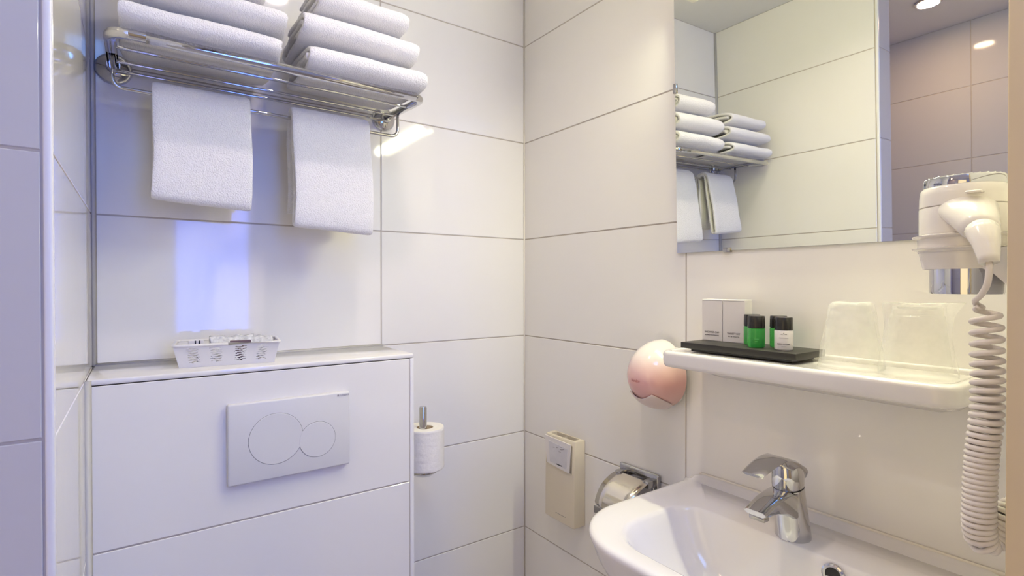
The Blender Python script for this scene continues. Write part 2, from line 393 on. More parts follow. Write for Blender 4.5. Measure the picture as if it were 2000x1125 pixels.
o = thing('nail_file_sleeve', 'flat dark brown sleeve standing upright behind the front slots of the basket', 'nail file', bl(.02, -.038, .0435), )
bm = BM(); box(bm, -.019, .019, -.0015, .0015, -.038, .0035, .0008, 1)
bmesh.ops.rotate(bm, verts=bm.verts, matrix=Matrix.Rotation(ang+.03, 3, 'Z')); bmesh.ops.translate(bm, verts=bm.verts, vec=bl(.022, -.037, .0445)); obj('sleeve', bm, NAIL, o, False)
o = thing('cotton_swab_pack', 'small packet with black marks at the left of the basket', 'packet', bl(-.055, -.03, .02))
bm = BM(); box(bm, -.014, .012, -.003, .003, 0, .03, .001, 1); bmesh.ops.translate(bm, verts=bm.verts, vec=bl(-.055, -.03, .021)); obj('wrapper', bm, CARD, o, False)
for dx in (-.002, .005):
    bm = BM(); box(bm, dx-.0011, dx+.0011, -.0038, -.003, .020, .0295); bmesh.ops.translate(bm, verts=bm.verts, vec=bl(-.055, -.03, .021)); obj('mark', bm, DARK, o, False)
for k in range(4):
    bm = BM(); box(bm, .000, .009, -.0038, -.003, -.012+.0075*k, -.0075+.0075*k); bmesh.ops.translate(bm, verts=bm.verts, vec=bl(-.055, -.03, .021)); obj('mark', bm, DARK, o, False)

# ------------------------------------------------------------------ towel rack
RY, RZ = -.240, 1.728
XL, XR = -1.0265, -.462
t = thing('towel_rack', 'chrome towel shelf with hanging rail fixed to the back wall', 'towel rack', (-.74, 0, 1.70))
p = rounded_path([(XL, -.012, 1.742), (XL, RY, RZ), (XR, RY, RZ), (XR, -.012, 1.742)], .030, 10)
bm = BM(); tube(bm, p, .0088, 16); obj('frame', bm, CHROME, t)
bm = BM(); tube(bm, [(XL+.05, RY, RZ+.0005), (XR-.02, RY, RZ+.0005)], .0100, 16); obj('front_bar', bm, CHROME, t, auto=40)
for y in (-.158, -.084, -.030):
    bm = BM(); z = RZ+.0035; box(bm, XL+.006, XR-.006, y-.0036, y+.0036, z-.0024, z+.0024, .0012, 2); obj('slat', bm, CHROME, t, auto=40)
for x in (XL, XR):
    bm = BM()
    lathe(bm, [(.031, 0), (.031, -.004), (.029, -.009), (.022, -.014), (.013, -.017), (.0125, -.028), (.011, -.031), (.002, -.031)], (x, 0, 1.742), 'Y', 40)
    obj('rosette', bm, CHROME, t, auto=50)
RBY, RBZ = -.100, 1.678
p = rounded_path([(XL, RBY, 1.737), (XL, RBY, RBZ), (XR-.002, RBY, RBZ-.004), (XR-.002, RBY, 1.737)], .020, 8)
bm = BM(); tube(bm, p, .0040, 12); obj('hanging_rail', bm, CHROME, t)

# ------------------------------------------------------------------ towels
def ribbon_ring(cl, th, k=1.0):
    """closed outline of a ribbon following centreline cl (list of (y,z))"""
    L, Rr = [], []
    n = len(cl)
    for i, (y, z) in enumerate(cl):
        y0, z0 = cl[max(i-1, 0)]; y1, z1 = cl[min(i+1, n-1)]
        ty_, tz_ = y1-y0, z1-z0; l = math.hypot(ty_, tz_) or 1
        ny, nz = -tz_/l, ty_/l; h = th*.5*k
        if i in (0, n-1): h *= .55
        L.append((y+ny*h, z+nz*h)); Rr.append((y-ny*h, z-nz*h))
    return L+Rr[::-1]
def ribbon(bm, cl, th, x0, x1, nx=22, seed=0, edge=.006, sag=0, amp=.0016, fray=0):
    rings = []; nc = len(cl)
    def fr(q, xm):   # every layer ends a little further in or out than the next
        c = q if q < nc else 2*nc-1-q
        return fray*(noise.noise(Vector((c*.11, seed*3.1, xm*20)))+.25*noise.noise(Vector((c*.5, seed, xm*9))))
    xs = [x0, x0+.0012, x0+.003, x0+edge] + [x0+edge+(x1-x0-2*edge)*i/nx for i in range(1, nx)] + [x1-edge, x1-.003, x1-.0012, x1]
    for i, x in enumerate(xs):
        d = min(x-x0, x1-x); k = min(1, .45+.55*math.sqrt(max(0, min(1, d/edge))))
        ring = []
        for qi, (y, z) in enumerate(ribbon_ring(cl, th, k)):
            v = noise.noise_vector(Vector((x*9+seed, y*14, z*14)))
            f = noise.noise_vector(Vector((x*40+seed, y*50, z*50)))
            xf = fr(qi, x1 if x > (x0+x1)/2 else x0)*abs((x-(x0+x1)/2)/((x1-x0)/2))**3 if fray else 0
            ring.append(Vector((x+xf+f.x*.0007+v.x*.0012, y+v.y*amp*1.6+f.y*.0005, z+v.z*amp+f.z*.0005)))
        rings.append(ring)
    n = len(rings[0]); vs = [[bm.verts.new(q) for q in r] for r in rings]
    for a, b in zip(vs, vs[1:]):
        for i in range(n):
            j = (i+1) % n; bm.faces.new((a[i], a[j], b[j], b[i]))
    h = n//2
    for r in (vs[0], vs[-1]):
        for i in range(h-1): bm.faces.new((r[i], r[i+1], r[n-2-i], r[n-1-i]))
    return bm
def roll_path(yc, zc, a, b, pitch, start=PI*.5, n=40, turns=None):
    """flattened spiral in the y-z plane from outside in"""
    pts = []; turns = turns or max(1.2, (b-pitch*.35)/pitch)
    N = int(n*turns)
    for i in range(N+1):
        th = 2*PI*i/n; s = pitch*th/(2*PI); aa, bb = a-s, b-s
        if bb < .0015: break
        r_ = bb; c_, s_ = math.cos(start+th), math.sin(start+th)
        # stadium: straight part aa-bb, round ends bb
        e = 2/2.4
        pts.append((yc+math.copysign(abs(c_)**(e*.75), c_)*aa, zc+math.copysign(abs(s_)**e, s_)*bb))
    return pts
def folded_towel(label, x0, x1, yf, yb, z0, z1, seed, droop=0, pitch=.0130, group='folded towels on the rack'):
    a, b = (yb-yf)/2, (z1-z0)/2; yc, zc = (yf+yb)/2, (z0+z1)/2
    th = pitch*.93
    t = thing('folded_towel', label, 'towel', ((x0+x1)/2, yc, z0), group)
    bm = BM(); ribbon(bm, roll_path(yc, zc, a-th/2, b-th/2, pitch, start=PI*.42), th, x0, x1, seed=seed, edge=.012, amp=.0034, fray=.007)
    if droop:
        for v in bm.verts: v.co.z += droop*((v.co.x-(x0+x1)/2)/(x1-x0))
    obj('cloth', bm, TERRY, t)
    return t
ZT = 1.7345
LX0, LX1, RX0, RX1 = -1.012, -.762, -.716, -.466
folded_towel('white towel at the bottom of the left stack on the rack', LX0, LX1, -.268, -.030, ZT, 1.789, 1)
folded_towel('white towel in the middle of the left stack on the rack', LX0-.002, LX1+.008, -.262, -.032, 1.789, 1.846, 2)
folded_towel('white towel on top of the left stack on the rack', LX0+.006, LX1-.024, -.250, -.036, 1.846, 1.900, 3)
folded_towel('white towel at the bottom of the right stack on the rack', RX0+.006, RX1, -.264, -.032, ZT, 1.796, 4, pitch=.0140)
folded_towel('white towel in the middle of the right stack on the rack', RX0-.004, RX1-.010, -.258, -.030, 1.794, 1.862, 5, pitch=.0145)
folded_towel('white towel on top of the right stack on the rack', RX0+.022, RX1-.032, -.246, -.034, 1.860, 1.926, 6)

def hung_towel(label, x0, x1, yb0, yf0, yfb, zbot, zback, seed):
    """towel folded double and hung over the rail"""
    zt = RBZ+.0165; th = .0105; g = .0125
    def arc(c, r, a0, a1, n=8, sz=1): return [(c[0]+math.cos(math.radians(a0+(a1-a0)*i/n))*r, c[1]+math.sin(math.radians(a0+(a1-a0)*i/n))*r*sz) for i in range(n+1)]
    p = []
    for i in range(7): f_ = i/6; p.append((RBY+.0125-(1-f_)*.004, zback+.01+(RBZ-zback-.01)*f_))
    p += arc((RBY, RBZ), .0125, 20, 160, 8, .8)
    fi0, fi1 = (RBY-.0130, RBZ-.004), (yfb+.017, zbot+.022)
    for i in range(1, 10): f_ = i/9; p.append((fi0[0]*(1-f_)+fi1[0]*f_, fi0[1]*(1-f_)+fi1[1]*f_))
    c = (yfb+.0085, zbot+.018)
    p += arc(c, .0095, -20, -160, 8, 1.1)
    fo0, fo1 = (yfb-.001, zbot+.022), (RBY-.0250, RBZ-.012)
    for i in range(1, 12): f_ = i/11; p.append((fo0[0]*(1-f_)+fo1[0]*f_-.004*math.sin(PI*f_), fo0[1]*(1-f_)+fo1[1]*f_))
    p += arc((RBY, RBZ-.008), .0250, 170, 12, 10, .98)
    for i in range(1, 9): f_ = i/8; p.append((RBY+.0245-.004*f_, (RBZ-.008)*(1-f_)+zback*f_))
    t = thing('hanging_towel', label, 'towel', ((x0+x1)/2, RBY, zbot), 'towels over the rail')
    bm = BM(); ribbon(bm, p, th, x0, x1, nx=26, seed=seed, edge=.008, amp=.0018)
    for v in bm.verts:      # the front hangs a little slanted and widens to the hem
        f_ = (RBZ-v.co.z)/(RBZ-zbot); v.co.z -= .010*f_*(v.co.x-x0)/(x1-x0)
        v.co.x += .003*f_*math.sin(v.co.z*30+seed)
    obj('cloth', bm, TERRY, t); return t
hung_towel('white towel hanging over the left half of the rail', -.966, -.798, -.064, -.125, -.152, 1.466, 1.490, 11)
hung_towel('white towel hanging over the right half of the rail', -.716, -.545, -.064, -.125, -.150, 1.432, 1.470, 12)

# ------------------------------------------------------------------ spare toilet roll on its post
t = thing('spare_roll_holder', 'chrome upright post with round foot carrying the spare toilet roll beside the cistern box', 'paper holder', (-.405, -.13, .84))
bm = BM(); lathe(bm, [(.0092, 0), (.0092, .160), (.0082, .163), (.001, .163)], (-.4145, -.136, .845), 'Z', 24); obj('post', bm, CHROME, t, auto=40)
bm = BM(); lathe(bm, [(.006, -.012), (.024, -.008), (.036, .001), (.036, .005), (.001, .005)], (-.412, -.134, .8475), 'Z', 32); obj('foot', bm, CHROME, t, auto=40)
bm = BM(); tube(bm, [(-.467, -.132, .842), (-.412, -.132, .842)], .006, 12); obj('arm', bm, CHROME, t)
t = thing('toilet_roll', 'white toilet roll upright on the post beside the cistern box', 'toilet roll', (-.405, -.128, .853))
cx, cy = -.4065, -.130
bm = BM(); n = 48
def trp(r, z, k=0): return [Vector((cx+math.cos(2*PI*i/n)*(r+k*noise.noise(Vector((math.cos(2*PI*i/n)*2, math.sin(2*PI*i/n)*2, z*120)))), cy+math.sin(2*PI*i/n)*(r+k*noise.noise(Vector((i*.3, 0, z*120)))), z)) for i in range(n)]
rings = [trp(.0205, .9545), trp(.0205, .8535), trp(.046, .8535, .001), trp(.0475, .855, .0012)]
rings += [trp(.0478, .857+.096*i/26, .0011) for i in range(27)] + [trp(.0465, .9555), trp(.0205, .9545)]
loft(bm, rings, False, False); obj('paper', bm, PAPER, t, auto=50)
bm = BM(); loft(bm, [trp(.0204, .8540), trp(.0204, .9540), trp(.0190, .9540), trp(.0190, .8540), trp(.0204, .8540)], False, False); obj('cardboard_core', bm, KRAFT, t)

# ------------------------------------------------------------------ bag dispenser
t = thing('bag_dispenser', 'cream plastic sanitary bag dispenser on the right wall near the corner', 'dispenser', (0, -.21, .65))
y0, y1, dx0 = -.2755, -.149, .041
def dring(z, d, ins=0, lid=0):
    return [Vector(q) for q in ((-.001, y0+ins, z), (-d*.55, y0+ins, z), (-d*.93, y0+.002+ins, z), (-d, y0+.007+ins, z), (-d, (y0+y1)/2, z), (-d, y1-.007-ins, z), (-d*.93, y1-.002-ins, z), (-d*.55, y1-ins, z), (-.001, y1-ins, z))]
bm = BM()
outer = [dring(.652, dx0*.92, .003), dring(.655, dx0), dring(.80, dx0*.97), dring(.883, dx0*.90), dring(.886, dx0*.86, .002)]
vs = loft(bm, outer, True, False)
inn = [Vector(q) for q in ((-.006, y0+.016, .886), (-.014, y0+.014, .886), (-.022, y0+.014, .886), (-.028, y0+.018, .886), (-.029, (y0+y1)/2, .886), (-.028, y1-.018, .886), (-.022, y1-.014, .886), (-.014, y1-.014, .886), (-.006, y1-.016, .886))]
inb = [Vector((q.x, q.y, .84)) for q in inn]
iv = [bm.verts.new(q) for q in inn]; ib = [bm.verts.new(q) for q in inb]; top = vs[-1]
for i in range(9):
    j = (i+1) % 9
    bm.faces.new((top[i], top[j], iv[j], iv[i])); bm.faces.new((iv[i], iv[j], ib[j], ib[i]))
bm.faces.new(ib)
obj('body', bm, CREAM, t, auto=38)
bm = BM()   # arched opening in the front, through which the bags show
xo = -dx0-.0006
pts = [(y0+.010, .874), (y1-.010, .876), (y1-.010, .803)] + [(y1-.010+(y0+.010-(y1-.010))*i/8, .803-.004*i/8+.005*math.sin(PI*i/8)) for i in range(1, 9)]
def prism(bm, pts, xa, xb):
    a = [bm.verts.new((xa, y, z)) for y, z in pts]; b = [bm.verts.new((xb, y, z)) for y, z in pts]; n = len(pts)
    bm.faces.new(a); bm.faces.new(b[::-1])
    for i in range(n): bm.faces.new((a[i], a[(i+1) % n], b[(i+1) % n], b[i]))
prism(bm, pts, -.030, xo+.001); obj('opening', bm, mat('cream_recess', (.30, .26, .20), .6, var=(30, (.26, .22, .17))), t, False)
bm = BM(); prism(bm, [(y0+.011, .878), (y1-.005, .882), (y1-.016, .806), (y0+.018, .800)], -.040, xo-.0022); obj('paper_bag', bm, CARD, t, False)
bm = BM(); prism(bm, [(y0+.022, .864), (y1-.024, .870), (y1-.030, .812), (y0+.026, .808)], -.0405, xo-.0030); obj('paper_bag', bm, BAGP, t, False, label='printed grey front of the bag stack')
rnd = random.Random(3)
for k in range(9):
    yy = y0+.034+rnd.random()*.050; zz = .848+rnd.random()*.014
    bm = BM(); box(bm, xo-.0034, xo-.0030, yy, yy+.004+rnd.random()*.006, zz, zz+.0014); obj('print', bm, PRINTG, t, False)
bm = BM(); box(bm, xo-.0034, xo-.0030, -.232, -.207, .8110, .8135); obj('print', bm, DARK, t, False)
bm = BM(); box(bm, -.0275, -.010, -.214, -.212, .84, .884); obj('divider', bm, CREAM, t, False)
text('lettering', '\u2014\u2014\u2014\u2014\u2014', .0085, PRINT, t, (-dx0-.0003, -.200, .6725), (0, -1, 0), (0, 0, 1))

# ------------------------------------------------------------------ covered toilet paper holder
t = thing('toilet_paper_holder', 'chrome toilet paper holder with curved steel cover left of the washbasin', 'paper holder', (0, -.47, .78))
bm = BM(); box(bm, -.012, 0, -.533, -.410, .826, .868, .006, 3); obj('wall_plate', bm, CHROME2, t, auto=40)
for y in (-.428, -.515):
    bm = BM(); box(bm, -.036, -.010, y-.009, y+.009, .838, .856, .003, 2); obj('bracket', bm, CHROME2, t, auto=40)
bm = BM(); tube(bm, [(-.029, -.510, .847), (-.029, -.433, .847)], .0065, 16); obj('hinge_tube', bm, GOLDST, t)
hx, hz = -.030, .849; rc = (-.072, .800)
cov = [(hx+.002, hz+.0045), (-.042, .8495), (-.060, .8430), (-.076, .8345), (-.088, .8230), (-.097, .8090), (-.1025, .796), (-.105, .784)]
cov = [Vector((x, 0, z)) for x, z in cov]
bm = BM(); ya, yb = -.522, -.418
ra = [[Vector((p.x+dx, y, p.z+dz)) for p in cov] for y, dx, dz in ((ya, 0, 0), (yb, 0, 0))]
g = [[bm.verts.new(p) for p in r] for r in ra]
for i in range(len(cov)-1): bm.faces.new((g[0][i], g[0][i+1], g[1][i+1], g[1][i]))
o = obj('cover', bm, GOLDST, t); sm = o.modifiers.new('s', 'SUBSURF'); sm.levels = 2; sm.render_levels = 2
so = o.modifiers.new('thickness', 'SOLIDIFY'); so.thickness = .0014; so.offset = -1
bm = BM(); box(bm, -.1060, -.1040, ya, yb, .767, .785, .0006, 1); obj('cover_lip', bm, CHROME2, t, False)
bm = BM(); tube(bm, rounded_path([(-.02, -.524, .840), (-.030, -.528, .786), (-.062, -.528, .786), (-.062, -.422, .786)], .012, 5), .0032, 10); obj('roll_bar', bm, CHROME, t)
t = thing('toilet_roll', 'white toilet roll under the steel cover left of the washbasin', 'toilet roll', (-.070, -.470, .752))
bm = BM(); lathe(bm, [(.018, -.0485), (.037, -.0485), (.038, -.0475), (.038, .0475), (.037, .0485), (.018, .0485), (.018, -.0485)], (-.062, -.470, .784), 'Y', 40); obj('paper', bm, PAPER, t, auto=40)
bm = BM(); prism(bm, [(-.517, .784), (-.517, .742), (-.4225, .742), (-.4225, .784)], -.1008, -.1002); obj('loose_sheet', bm, PAPER, t, False)

# ------------------------------------------------------------------ soap dispenser
sc_ = Vector((-.018, -.5475, 1.1085))
t = thing('soap_dispenser', 'egg shaped pink and white soap dispenser on the tiles beside the shelf end', 'soap dispenser', sc_)
def egg(bm, k, zt0, zt1, nu=48, nv=36, vfun=None):
    rings = []
    for j in range(nv+1):
        th = zt0+(zt1-zt0)*j/nv
        ring = []
        for i in range(nu+1):
            ph = PI*(-.5)+PI*i/nu       # front half only, opening towards the wall
            zr = .0765*k; w_ = .066*k*(1-.06*math.sin(th)); d_ = .090*k
            ring.append(sc_+Vector((-d_*math.cos(ph)*math.cos(th)+.0, w_*math.sin(ph)*math.cos(th), zr*math.sin(th))))
        rings.append(ring)
    vs = [[bm.verts.new(q) for q in r] for r in rings]
    for a, b in zip(vs, vs[1:]):
        for i in range(nu):
            try: bm.faces.new((a[i], a[i+1], b[i+1], b[i]))
            except ValueError: pass
    return vs
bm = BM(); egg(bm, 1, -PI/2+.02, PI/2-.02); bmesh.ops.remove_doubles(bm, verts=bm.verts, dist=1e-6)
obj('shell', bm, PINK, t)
bm = BM(); box(bm, sc_.x-.0, -.0005, sc_.y-.046, sc_.y+.052, sc_.z-.060, sc_.z+.060, .012, 4); obj('wall_plate', bm, PLAST, t, auto=40)
bm = BM()   # push lever: lower front piece with a shallow curved upper edge and a point on the right
nu, nv = 40, 16; g = []
for i in range(nu+1):
    ph = math.radians(-74+148*i/nu); col = []
    u_ = i/nu
    # ph>0 is towards +y (left in view)
    yv = -ph
    aa_ = abs(math.degrees(ph)); topz = (-.0345-.013*math.cos(math.radians(aa_*3))) if aa_ < 30 else (-.0345-.026*(aa_-30)/44)
    for j in range(nv+1):
        th0 = -PI/2+.25; th1 = math.asin(max(-1, min(1, topz/.0765)))
        th = th0+(th1-th0)*j/nv; k = 1.028
        col.append(bm.verts.new(sc_+Vector((-.090*k*math.cos(ph)*math.cos(th), .066*k*math.sin(ph)*math.cos(th), .0765*k*math.sin(th)))))
    g.append(col)
for a, b in zip(g, g[1:]):
    for j in range(nv): bm.faces.new((a[j], b[j], b[j+1], a[j+1]))
o = obj('push_lever', bm, mat('pinkish_white_plastic', (.74, .62, .58), .3, var=(9, (.72, .60, .56))), t)
so = o.modifiers.new('thickness', 'SOLIDIFY'); so.thickness = .0022; so.offset = 1
o = text('lettering', 'Vendor', .0095, REDPR, t, sc_, (1, 0, 0), (0, 0, 1), align='CENTER')
for v in o.data.vertices:
    lx, ly, lz = v.co; ph = -lx/.072; zz = lz-.011; th = math.asin(zz/.0765); k = 1.006-ly*4
    v.co = Vector((-.090*k*math.cos(ph)*math.cos(th), .066*k*math.sin(ph)*math.cos(th), zz))

# ------------------------------------------------------------------ shelf
SY0, SY1, SZ = -1.112, -.640, 1.180
t = thing('ceramic_shelf', 'white ceramic shelf on the wall below the mirror', 'shelf', (0, -.878, SZ-.03))
def sh(x0, ins, z, rb=.006, rf=.03): return rrect(x0, -.0005, SY0+ins, SY1-ins, (rb, rf, rf, rb), z, 8)
bm = BM()
loft(bm, [sh(-.020, .05, 1.120, .004, .01), sh(-.036, .03, 1.127, .004, .015), sh(-.080, .018, 1.139, .006, .02), sh(-.138, .005, 1.1475, .006, .03), sh(-.1445, .0015, 1.149), sh(-.1475, 0, 1.152), sh(-.1485, 0, 1.156), sh(-.1495, 0, 1.172), sh(-.1490, .0005, 1.1760), sh(-.1470, .0020, 1.1788), sh(-.1435, .0055, SZ), sh(-.138, .011, SZ), sh(-.136, .013, SZ-.0012), sh(-.130, .018, SZ-.0015), sh(-.05, .06, SZ-.0016, .006, .01)])
obj('shelf_body', bm, CERAM, t, auto=60)
bm = BM(); box(bm, -.012, -.0005, SY0+.006, SY1-.006, 1.176, 1.187, .003, 3); obj('back_lip', bm, CERAM, t, auto=40)

# ------------------------------------------------------------------ tray and toiletries
TZ = 1.197
t = thing('tray', 'black rectangular amenity tray standing on the left of the shelf', 'tray', (-.066, -.785, SZ))
def rot_about(bm, c, a):
    bmesh.ops.rotate(bm, verts=bm.verts, cent=Vector(c), matrix=Matrix.Rotation(a, 3, 'Z')); return bm
bm = BM(); box(bm, -.118, -.018, -.897, -.673, 1.1855, TZ, .0012, 2); rot_about(bm, (-.066, -.785, 0), .0); obj('top_plate', bm, SLATE, t, auto=40)
bm = BM(); box(bm, -.106, -.030, -.884, -.688, SZ-.0005, 1.1856, .001, 1); obj('foot', bm, BLACK, t, False)
def card_box(label, y0, y1, title, sub):
    t = thing('carton', label, 'box', (-.035, (y0+y1)/2, TZ), 'white cartons on the tray')
    bm = BM(); box(bm, -.048, -.024, y0, y1, TZ, 1.280, .0007, 1); obj('carton_body', bm, CARD, t, False)
    bm = BM(); box(bm, -.0483, -.0478, y0+.0012, y1-.0012, 1.2768, 1.2776); obj('flap_seam', bm, PRINTG, t, False)
    text('lettering', title, .0052, PRINT, t, (-.0482, (y0+y1)/2, 1.2125), (0, -1, 0), (0, 0, 1), align='CENTER')
    text('lettering', sub, .0031, PRINT, t, (-.0482, (y0+y1)/2, 1.2073), (0, -1, 0), (0, 0, 1), align='CENTER')
card_box('white carton lettered SHOWER CAP at the left end of the tray', -.7185, -.6725, 'SHOWER CAP', 'BONNET DE DOUCHE')
card_box('white carton lettered VANITY KIT beside the green bottles', -.7665, -.7195, 'VANITY KIT', 'KIT DE TOILETTE')
def bottle(label, x, y, r, body, h=.0565, group='small bottles on the tray'):
    t = thing('toiletry_bottle', label, 'bottle', (x, y, TZ), group)
    bm = BM(); lathe(bm, [(r*.86, 0), (r*.96, .0012), (r, .003), (r, .0325), (r*.97, .0345), (r*.8, .0352)], (x, y, TZ), 'Z', 32); obj('bottle_body', bm, body, t, auto=50)
    bm = BM(); lathe(bm, [(r*.99, .0352), (r*1.0, .036), (r*.97, .0555), (r*.92, h), (r*.01, h)], (x, y, TZ), 'Z', 32); obj('cap', bm, BLACK, t, auto=40)
    return t
gb = bottle('green shower gel bottle at the front left of the tray', -.082, -.8085, .0145, GREEN)
bottle('green bottle behind the front green bottle', -.047, -.7800, .0145, GREEN)
bottle('green bottle half hidden behind the white lotion bottle', -.049, -.8315, .0145, GREEN)
wb_ = bottle('white lotion bottle with printed label and black cap', -.082, -.8580, .0146, LOTION)
def curved_text(parent, x, y, r, s, size, z, m):
    o = text('lettering', s, size, m, parent, (x, y, TZ+z), (1, 0, 0), (0, 0, 1), align='CENTER')
    me = o.data; base = ORG[parent]; a0 = math.atan2(-1.3316-y, -.9914-x)
    for v in me.vertices:
        lx = v.co.x+base.x-x; ny = v.co.y+base.y-y; a = a0+lx/r; rr = r+.00025-ny
        v.co = Vector((x+math.cos(a)*rr, y+math.sin(a)*rr, v.co.z+base.z))-base
for s, sz, z in (('~^~', .006, .0265), ('\u2014\u2014\u2014', .0048, .0205), ('BODY LOTION', .0030, .0105), ('\u2014\u2014', .0034, .0065)):
    curved_text(wb_, -.082, -.8580, .0146, s, sz, z, PRINT)
for s, sz, z in (('\u2014\u2014', .0040, .0150), ('\u2014', .0040, .0105)):
    curved_text(gb, -.082, -.8085, .0145, s, sz, z, mat('pale_green_print', (.3, .8, .35), .5, var=(30, (.35, .8, .4))))

# ------------------------------------------------------------------ plastic cups
def cup_mesh(c, rb, rt_, h, thick=.0006):
    bm = BM(); prof = [(rb+.001, 0), (rb+.0012, .003), (rb, .0045), (rb-(rb-rt_)*.12, .0055), (rb-(rb-rt_)*.14, .012), (rb-(rb-rt_)*.2, .013), (rt_+.002, h-.014), (rt_+.0004, h-.0125), (rt_, h-.003), (rt_-.002, h), (rt_*.8, h-.001), (rt_*.75, h-.004), (rt_*.01, h-.004)]
    n = 48; rings = [[Vector(c)+Vector((math.cos(2*PI*k/n)*r, math.sin(2*PI*k/n)*r, z)) for k in range(n)] for r, z in prof]
    loft(bm, rings, False, True); return bm
def cup(label, c, rb, rt_, h, wrapdef):
    t = thing('plastic_cup', label, 'cup', c, 'wrapped cups on the shelf')
    obj('cup_body', cup_mesh(c, rb, rt_, h), CUP, t, auto=40)
    bm = BM(); n = 56; rings = []
    zs, fr = wrapdef
    for z, (ra, fa) in zip(zs, fr):
        ring = []
        for k in range(n):
            a = 2*PI*k/n; nn = noise.noise(Vector((math.cos(a)*2.2+c[1]*30, math.sin(a)*2.2, z*38)))
            fold = abs(noise.noise(Vector((math.cos(a)*6, math.sin(a)*6+5, z*25+c[1]*9))))
            # flattened across the view for the flared top of the bag
            dv = math.cos(a-math.radians(-35)); ex = ra+fa*max(0, math.cos(2*(a-math.radians(-35))))*(1.55 if dv > 0 else .75)
            r = ex+nn*.0030+fold*.0032
            ring.append(Vector(c)+Vector((math.cos(a)*r, math.sin(a)*r, z+nn*.003*(z > h*.8))))
        rings.append(ring)
    loft(bm, rings, False, True); obj('film_wrap', bm, WRAP, t)
    return t
SU = SZ-.0013
cup('smaller looking upturned clear cup in film next to the tray', (-.070, -.958, SU), .0430, .0275, .102,
    ([0, .01, .03, .06, .085, .100, .1035, .102], [(.0452, 0), (.0445, 0), (.0412, 0), (.0358, 0), (.0315, 0), (.0290, 0), (.023, 0), (.006, 0)]))
c2 = cup('upturned clear cup in a flared film bag at the right end of the shelf', (-.076, -1.0470, SU), .0430, .0300, .100,
    ([0, .01, .03, .06, .085, .100, .1045, .103], [(.0452, 0), (.0446, 0), (.0420, 0), (.0380, .002), (.036, .006), (.033, .017), (.031, .021), (.006, 0)]))

# ------------------------------------------------------------------ mirror and mirror lamp
MY0, MY1, MZ0, MZ1 = -1.178, -.5785, 1.3795, 1.96
t = thing('wall_mirror', 'rectangular wall mirror held by small clips above the shelf', 'mirror', (-.004, -.88, 1.38))
# plane through (.0054, -.88, 1.7) with normal (-1,-.002,-.0234): x = .0054-.0234*(z-1.7)
def mplane(y, z, d=0): return Vector((.0054-.0234*(z-1.7)-.00216*(y+.88)-.0170+d, y, z))
bm = BM()
f_ = [mplane(y, z) for y, z in ((MY0, MZ0), (MY1, MZ0), (MY1, MZ1), (MY0, MZ1))]
b_ = [q+Vector((.0035, 0, 0)) for q in f_]
a = [bm.verts.new(q) for q in f_]; b = [bm.verts.new(q) for q in b_]
bm.faces.new(a)
obj('glass', bm, MIRR, t, False)
bm = BM(); a = [bm.verts.new(q+Vector((.0002, 0, 0))) for q in f_]; b = [bm.verts.new(q) for q in b_]
bm.faces.new(b[::-1])
for i in range(4): bm.faces.new((a[i], a[(i+1) % 4], b[(i+1) % 4], b[i]))
obj('glass_edge', bm, MEDGE, t, False)
for (y, z, v) in ((MY1, 1.744, 1), (-.7015, MZ0, 0), (-1.035, MZ0, 0)):
    q = mplane(y, z); bm = BM()
    if v: box(bm, q.x-.0035, q.x+.008, y-.005, y+.004, z-.011, z+.011, .0015, 2)
    else: box(bm, q.x-.0035, q.x+.008, y-.008, y+.008, z-.004, z+.006, .0015, 2)
    obj('clip', bm, CHROME2, t, auto=40)
t = thing('mirror_lamp', 'white strip lamp mounted above the mirror', 'lamp', (0, -.88, 1.968))
bm = BM(); box(bm, -.045, 0, -1.15, -.60, 1.968, 2.018, .006, 2); obj('housing', bm, PLAST, t, auto=40)
bm = BM(); tube(bm, [(-.042, -1.12, 1.948), (-.042, -.615, 1.948)], .013, 16); obj('tube', bm, LAMPT, t, auto=40)
for y in (-1.128, -.607):
    bm = BM(); box(bm, -.058, -.022, y-.008, y+.008, 1.932, 1.985, .004, 2); obj('end_cap', bm, PLAST, t, auto=40)

# ------------------------------------------------------------------ ceiling lamps
for lb, x, y in (('round ceiling downlight above the middle of the bathroom', -.59, -.655), ('round ceiling downlight over the shower seen in the mirror', -1.54, -.6)):
    t = thing('ceiling_downlight', lb, 'lamp', (x, y, CEIL), 'ceiling downlights')
    bm = BM(); lathe(bm, [(.036, -.001), (.036, -.006), (.044, -.006), (.046, -.001)], (x, y, CEIL), 'Z', 32); obj('ring', bm, CHROME, t, auto=40)
    bm = BM(); lathe(bm, [(.036, -.0015), (.036, -.003), (.001, -.003)], (x, y, CEIL), 'Z', 32); obj('lens', bm, LAMPE, t, auto=40)

